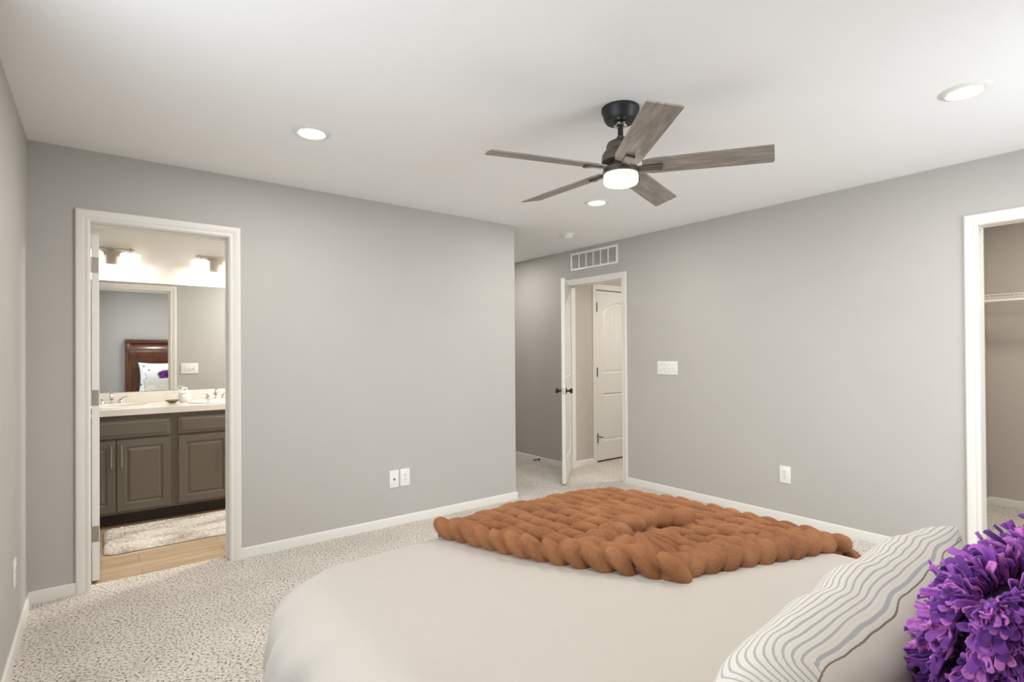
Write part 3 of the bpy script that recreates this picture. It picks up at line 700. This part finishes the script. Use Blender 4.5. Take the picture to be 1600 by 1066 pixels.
# headboard (sleigh back, curved panel between posts)
hb = MB(); n = 22; prof = []
pz = [(-.37, .25), (-.37, .9), (-.36, 1.06), (-.345, 1.16), (-.325, 1.26), (-.318, 1.34), (-.330, 1.42), (-.36, 1.48), (-.39, 1.52)]
rows = [[(x, y, z) for (y, z) in pz] for x in (-.82, .82)]; rows2 = [[(x, y+.03, z) for (y, z) in pz] for x in (-.82, .82)]
hb.grid(rows); hb.grid(rows2); hb.build('headboard_panel', 'wood_dark', bed)
b = MB(); b.box(-.885, .885, -.435, -.33, 1.52, 1.592, .012); b.build('headboard_rail', 'wood_dark', bed)
for s in (-1, 1):
    b = MB(); b.box(s*.845-.04, s*.845+.04, -.42, -.315, 0, 1.52, .008); b.box(s*.795-.012, s*.795+.012, -.345, -.318, .3, 1.5, .006); b.build('headboard_post', 'wood_dark', bed)
for s in (-1, 1):
    MB().box(s*.80-.015, s*.80+.015, -.32, 1.66, .2, .34).build('side_rail', 'wood_dark', bed, smooth=False)
for sx in (-.78, .78): MB().box(sx-.04, sx+.04, 1.58, 1.66, 0, .2).build('leg', 'wood_dark', bed, smooth=False)
MB().box(-.77, .77, -.31, 1.66, .2, .555, .05).build('mattress', 'mattress_white', bed)

CR, ER = .28, .17     # plan corner radius, edge rounding
CX0, CX1, CY0b, CY1b = BXL+CR, BXR-CR, BYH+CR, BYF-CR
def drape(x, y, extra=0.):
    """flat cloth point -> point on the made bed, with its surface normal"""
    cx, cy = min(max(x, CX0), CX1), min(max(y, CY0b), CY1b)
    vx, vy = x-cx, y-cy; d = math.hypot(vx, vy)
    dome = .02*(1-((cx-(BXL+BXR)/2)/.9)**2)
    if d < 1e-9: return Vector((x, y, BZ+dome)), Vector((0, 0, 1))
    nx, ny = vx/d, vy/d; fl = CR-ER
    if d <= fl: return Vector((x, y, BZ+dome)), Vector((0, 0, 1))
    s = d-fl; L = ER*PI/2
    if s < L:
        a = s/ER; rr = fl+ER*math.sin(a); z = -ER*(1-math.cos(a)); N = Vector((nx*math.sin(a), ny*math.sin(a), math.cos(a)))
    else: rr = CR+.06*(s-L); z = -ER-(s-L); N = Vector((nx, ny, 0.06))
    return Vector((cx+nx*rr, cy+ny*rr, BZ+dome+z)), N.normalized()
def duvet():
    NA = 150; rc = .62; b = MB(); P = []
    hx, hy = (CX1-CX0)/2, (CY1b-CY0b)/2; mx, my = (CX0+CX1)/2, (CY0b+CY1b)/2
    for i in range(NA+1):
        row = []
        for j in range(NA+1):
            a, c = -1+2*i/NA, -1+2*j/NA; rho = max(abs(a), abs(c), 1e-9); ta, tc_ = a/rho, c/rho
            px, py = max(-1, min(1, ta*1.2)), max(-1, min(1, tc_*1.2))
            if abs(a) >= abs(c): side = (math.copysign(1, a), 0); k = max(0, (abs(tc_)-.8333)/.1667); dirv = Vector((side[0], math.copysign(math.tan(k*PI/4), c)))
            else: side = (0, math.copysign(1, c)); k = max(0, (abs(ta)-.8333)/.1667); dirv = Vector((math.copysign(math.tan(k*PI/4), a), side[1]))
            dirv.normalize()
            if rho <= rc:
                x, y = mx+px*hx*rho/rc, my+py*hy*rho/rc; d = 0
                p, N = drape(x, y)
            else:
                Lmax = .62
                if dirv.y < -.5: Lmax = .62-(.62-CR+.0)*min(1, (-dirv.y-.5)/.4)
                d = (rho-rc)/(1-rc)*Lmax; x, y = mx+px*hx+dirv.x*d, my+py*hy+dirv.y*d
                p, N = drape(x, y)
            w = .004*noise.noise(Vector((x*2.2, y*3.5, 0)))+.003*noise.noise(Vector((x*7+y*3, y*6, 3)))
            if d > CR-.12:   # hanging folds
                f = min(1, (d-CR+.12)/.30); per = (x+y*1.0) if abs(dirv.x) < .2 else y
                arc = math.atan2(y-my, x-mx)*1.3
                w += f*(.016*math.sin(y*19+x*15)+.009*math.sin(y*47+x*31)+.014*noise.noise(Vector((x*5, y*5, 1))))
            row.append(p+N*w)
        P.append(row)
    V = b.grid(P)
    o = b.build('duvet', 'duvet_cream', angle=180)
    md = o.modifiers.new('thickness', 'SOLIDIFY'); md.thickness = .022; md.offset = -1
    tag(o, 'cream duvet spread over the bed, hanging over its sides', 'duvet')
duvet()

def blanket():
    # on-bed corner D, free edges towards A (foot, left) and C (right side of the bed)
    D = Vector((1.345, .985)); A = Vector((.995, 1.73)); C = Vector((2.10, .77))
    e1 = (A-D).normalized(); e2 = (C-D).normalized()
    Lu, Lv = 1.34, 1.12; n, m = 140, 130
    def lim(x): return 1.755+max(0, (x-1.02))*.45
    def cut(q): return Vector((q.x, min(q.y, lim(q.x))))
    def bow(s_, t_): return D+e1*s_+e2*t_-e2*(.055*math.sin(PI*min(1, s_/.80))*max(0, 1-t_/.5))
    rnd = random.Random(11); b = MB(); grids = []
    for lift in (.014, .002):
        grids.append(b.grid([[(lambda pN: pN[0]+pN[1]*lift)(drape(*cut(bow(Lu*i/n, .016+Lv*j/m)))) for j in range(m+1)] for i in range(n+1)]))
    g0, g1 = grids
    rim = [(i, 0) for i in range(n+1)]+[(n, j) for j in range(1, m+1)]+[(i, m) for i in range(n-1, -1, -1)]+[(0, j) for j in range(m-1, 0, -1)]
    for k in range(len(rim)):
        a, c = rim[k], rim[(k+1) % len(rim)]
        b.bm.faces.new((g0[a[0]][a[1]], g0[c[0]][c[1]], g1[c[0]][c[1]], g1[a[0]][a[1]]))
    def lobe(q, ax, ra, rb, rc, lift=0., tilt=0.):
        if q.y > lim(q.x): return
        p, N = drape(q.x, q.y); lift += min(.032, .9*max(0, BZ-p.z))
        t1 = Vector((ax.x, ax.y, 0)); t1 = (t1-N*t1.dot(N)).normalized(); t2 = N.cross(t1)
        if tilt: t1, N = (t1*math.cos(tilt)+N*math.sin(tilt)), (N*math.cos(tilt)-t1*math.sin(tilt))
        c = p+N*(lift+rc*.55); nu, nv = 22, 12; rows = []
        o = rnd.uniform(0, 50)
        for i in range(nv+1):
            ph = PI*i/nv; row = []
            for j in range(nu+1):
                th = 2*PI*(j % nu)/nu; d = Vector((math.cos(ph), math.sin(ph)*math.cos(th), math.sin(ph)*math.sin(th)))
                k = 1+.07*noise.noise(d*1.6+Vector((o, 0, 0)))
                sx = abs(d.x)**.85*math.copysign(1, d.x)
                row.append(c+(t1*sx*ra+t2*d.y*rb+N*d.z*rc)*k)
            rows.append(row)
        b.grid(rows)
    def rot2(v, a): return Vector((v.x*math.cos(a)-v.y*math.sin(a), v.x*math.sin(a)+v.y*math.cos(a)))
    # twisted border along D-A
    k = 0; s_ = .02
    while s_ < Lu:
        lobe(bow(s_, .020), rot2(-e1, .35+rnd.uniform(-.1, .1)), .066+rnd.uniform(-.004, .006), .042, .027+rnd.uniform(-.003, .003), .018, -.78); s_ += .066+rnd.uniform(-.004, .006)
    # two fat rows along D-C
    for row, (off, st) in enumerate(((.030, .07), (.094, .10))):
        t_ = st
        while t_ < Lv:
            lobe(D+e2*t_+e1*off, rot2(-e2, .30+rnd.uniform(-.12, .12)), .062, .038, .032+rnd.uniform(-.004, .003), .008, -.45); t_ += .070+rnd.uniform(-.005, .005)
    # interior rows, roughly across the blanket
    R = Vector((.80, -.60)).normalized(); Q = Vector((.60, .80)).normalized(); o0 = D+e1*.5+e2*.5
    for r in range(-19, 24):
        for c in range(-16, 17):
            q = o0+Q*(r*.058)+R*((c+(.5 if r % 2 else 0))*.092)
            q += Vector((noise.noise(Vector((q.x*3, q.y*3, 2))), noise.noise(Vector((q.x*3, q.y*3, 7)))))*.03
            d = q-D; det = e1.x*e2.y-e1.y*e2.x
            s_ = (d.x*e2.y-d.y*e2.x)/det; t_ = (e1.x*d.y-e1.y*d.x)/det
            if not (.125 < s_ < Lu-.02 and (.085-.05*math.sin(PI*min(1, max(0, s_)/.80))) < t_ < Lv-.02): continue
            near = 1.0
            lobe(q, rot2(R, -.16+rnd.uniform(-.14, .14)), .063, .032, .034+rnd.uniform(-.003, .004), .004, -.16)
    # the crumpled fold running in from the corner
    fold = [(1.27, 1.235), (1.33, 1.24), (1.40, 1.245), (1.48, 1.255), (1.56, 1.25), (1.64, 1.235), (1.71, 1.20)]
    for k, (x, y) in enumerate(fold):
        a = Vector((.62, -.55)) if k < 4 else Vector((.75, -.25))
        lobe(Vector((x, y)), rot2(a.normalized(), rnd.uniform(-.25, .25)), .062, .042, .040, .016+.010*min(k, 3))
    # pleats fanning out to the corner
    for k in range(9):
        a = -2.3+k*.24; c0 = Vector((1.40, 1.145)); d = Vector((math.cos(a), math.sin(a)))
        L = .082+.01*math.sin(k*2)
        lobe(c0+d*(.055), d, L, .023, .044+.006*(k % 2), .010, -.25)
    for (x, y, a) in ((1.345, 1.10, 1.9), (1.30, 1.17, 2.2), (1.37, 1.18, .2), (1.47, 1.16, -.2), (1.55, 1.145, .1)):
        lobe(Vector((x, y)), Vector((math.cos(a), math.sin(a))), .066, .040, .040, .010)
    o = b.build('throw_blanket', 'fur_brown', angle=180)
    md = o.modifiers.new('merge', 'REMESH'); md.mode = 'VOXEL'; md.voxel_size = .0034; md.use_smooth_shade = True
    tag(o, 'chunky brown ruched faux fur throw crumpled on the foot of the bed', 'blanket')
blanket()

# ------------------------------------------------------------------ pillows
def pillow_mesh(hx, hz, hy, nx=72, nz=56, pinch=.10, wr=.006, seed=0, ex=2.4):
    """cushion in local XZ plane, thickness along Y. returns two grids (front -Y? back +Y)"""
    def P(a, c, s):
        k = (1-abs(a)**ex)**.5*(1-abs(c)**ex)**.5 if abs(a) < 1 and abs(c) < 1 else 0
        th = hy*max(0, k)**.85
        x = a*hx*(1-pinch*(1-c*c*.0)*(1-abs(a)**2*0)*(c*c-0)*0-pinch*.5*(1-c*c)*abs(a)**6*0)
        # concave sides between the corners
        x = a*hx*(1-pinch*(1-c*c)*abs(a)**3); z = c*hz*(1-pinch*(1-a*a)*abs(c)**3)
        w = wr*(noise.noise(Vector((x*9, z*9, seed+s)))+.6*noise.noise(Vector((x*20, z*14, seed+3+s))))*min(1, th/.03)
        return Vector((x, s*(th+w), z)), k
    return P
def make_pillow(name, label, hx, hz, hy, loc, rotm, m, seed=0, pinch=.08, wr=.006, body='pillow_body', ex=2.4):
    o = thing(name, label, 'pillow', loc, rot=rotm.to_euler())
    P = pillow_mesh(hx, hz, hy, pinch=pinch, wr=wr, seed=seed, ex=ex); b = MB(); nx, nz = 72, 56
    for s in (-1, 1):
        b.grid([[P(-1+2*i/nx, -1+2*j/nz, s)[0] for j in range(nz+1)] for i in range(nx+1)])
    bmesh.ops.remove_doubles(b.bm, verts=b.bm.verts, dist=1e-5)
    ob = b.build(body, m, o, angle=180)
    return o, P, ob
def basis(X, Zup):
    X = Vector(X).normalized(); Z = Vector(Zup); Z = (Z-X*Z.dot(X)).normalized(); Y = Z.cross(X)
    return Matrix((X, Y, Z)).transposed()
# striped linen sham, leaning back from the middle of the bed; -Y local looks to the head, +Y to the foot
def striped():
    R = basis((1, 0, .05), (0, -.34, .94)); hx, hz, hy = .415, .165, .095
    o, P, ob = make_pillow('striped_pillow', 'cream linen pillow with thin grey stripes along its top edge', hx, hz, hy, (.99, .375, .762), R, 'striped_linen', 3, .05, .009, 'pillow_cover', 3.6)
    me = ob.data
    for v in me.vertices:
        if v.co.y < -.005:
            k_ = min(1, (-v.co.y)/.05); v.co.y += k_*(.010*noise.noise(Vector((v.co.x*16, v.co.z*6, 4)))+.003*math.sin((v.co.x+v.co.z*.4)*60)*noise.noise(Vector((v.co.x*8, 0, 9))))
    at = me.attributes.new('band', 'FLOAT', 'POINT')
    at2 = me.attributes.new('inband', 'FLOAT', 'POINT')
    for i, v in enumerate(me.vertices):
        x, y, z = v.co; a = x/hx
        # arc length from the top edge round to this point (foot side positive)
        ztop = P(a, 1, 1)[0].z; arc = 0; q0 = Vector((0, ztop)); n = 12
        dz = ztop-z
        k = max(0, 1-abs(a)**3.6)**.5
        N_ = 10; prev = Vector((ztop, 0))
        for m_ in range(1, N_+1):
            zz = ztop-dz*m_/N_; c = max(-1, min(1, zz/max(ztop, 1e-6)))
            yy = hy*(k*max(0, 1-abs(c)**3.6)**.5)**.85; cur = Vector((zz, yy)); arc += (cur-prev).length; prev = cur
        if y < 0: arc = -arc
        arc += .022+.010*noise.noise(Vector((x*9, 0, 2)))
        at2.data[i].value = arc/.20
        u = max(0, arc); l_ = max(0, -.25-x); at.data[i].value = (u**3+l_**3)**(1/3)-.0026
    return o
striped()
def purple():
    Cc = Vector((1.07, .135, .885)); R = basis((.92, -.38, .20), (-.16, -.30, .93))
    o, P, ob = make_pillow('shaggy_cushion', 'purple shaggy cushion of curled felt ribbons behind the striped pillow', .20, .165, .070, Cc, R, 'purple_cloth', 5, .06, .002, 'cushion_cover')
    b = MB(); rnd = random.Random(3)
    Ri = R.transposed(); up = Ri @ Vector((0, 0, 1))
    for s in (1, -1):
        NI, NJ = (92, 84) if s < 0 else (36, 40)
        for i in range(NI):
            for j in range(NJ):
                a = math.sin(PI/2*(-1+2*(i+.5+rnd.uniform(-.45, .45))/NI)); c = math.sin(PI/2*(-1+2*(j+.5+rnd.uniform(-.45, .45))/NJ))
                a = max(-.985, min(.985, a)); c = max(-.985, min(.985, c))
                p = P(a, c, s)[0]; px = P(min(a+.02, .99), c, s)[0]-P(a-.02, c, s)[0]; pz = P(a, min(c+.02, .99), s)[0]-P(a, c-.02, s)[0]
                N = px.cross(pz); N.normalize()
                if N.y*s < 0: N = -N
                rad = Vector((a, 0, c)); em = max(abs(a), abs(c))
                down = -up-N*(-up).dot(N)
                # strips stand out near the rim, hang down on the faces
                dirn = (N*(.75+.5*em)+down*(.9*(1-em**3))+rad*(1.1*em**4)+Vector((rnd.uniform(-.4, .4), rnd.uniform(-.4, .4), rnd.uniform(-.4, .4)))).normalized()
                L = rnd.uniform(.024, .044); W = rnd.uniform(.0030, .0060)
                side = dirn.cross(N+Vector((rnd.uniform(-.6, .6), rnd.uniform(-.6, .6), rnd.uniform(-.6, .6)))); 
                if side.length < 1e-3: continue
                side.normalize(); nn = side.cross(dirn).normalized(); curl = rnd.uniform(-.5, 1.1)
                rows = []
                for k in range(6):
                    t_ = k/5; bend = curl*t_*t_*L*.6; ctr = p+dirn*(L*t_)+nn*(bend+.0035*math.sin(t_*7+i*1.7+j))+down*(.012*t_*t_)
                    ww = W*(.6+.5*t_); fold = 1.1*ww*(1-.2*t_)
                    rows.append([ctr-side*ww, ctr-side*ww*.5+nn*fold*.75, ctr+nn*fold, ctr+side*ww*.5+nn*fold*.75, ctr+side*ww])
                b.grid(rows)
    f = b.build('felt_ribbons', 'felt_purple', o, angle=180); f['kind'] = 'stuff'
    md = f.modifiers.new('thickness', 'SOLIDIFY'); md.thickness = .0016
purple()
# white pillow lying under the shaggy cushion, and the flowered pillow against the headboard
make_pillow('white_pillow', 'plain white pillow upright before the flowered pillow, seen in the mirror', .39, .19, .075, (1.01, -.07, .825), basis((1, 0, 0), (0, -.14, .99)), 'mattress_white', 9)
o, P, ob = make_pillow('floral_pillow', 'white flowered pillow against the headboard, seen in the mirror', .33, .29, .07, (.865, -.215, .90), basis((1, 0, 0), (0, -.20, .98)), 'floral_cotton', 11, .10)

# ------------------------------------------------------------------ fill lights added out of view in hall and closet
area('hall_fill_light', (5.1, 3.2, 2.42), (0, 0, 0), .35, .35, 24, (1, .94, .87), 'DISK')  # added unseen source lighting the hall beyond the doorway
area('closet_fill_light', (5.0, .3, 2.42), (0, 0, 0), .3, .3, 15, (1, .94, .86), 'DISK')  # added unseen source brightening the closet interior
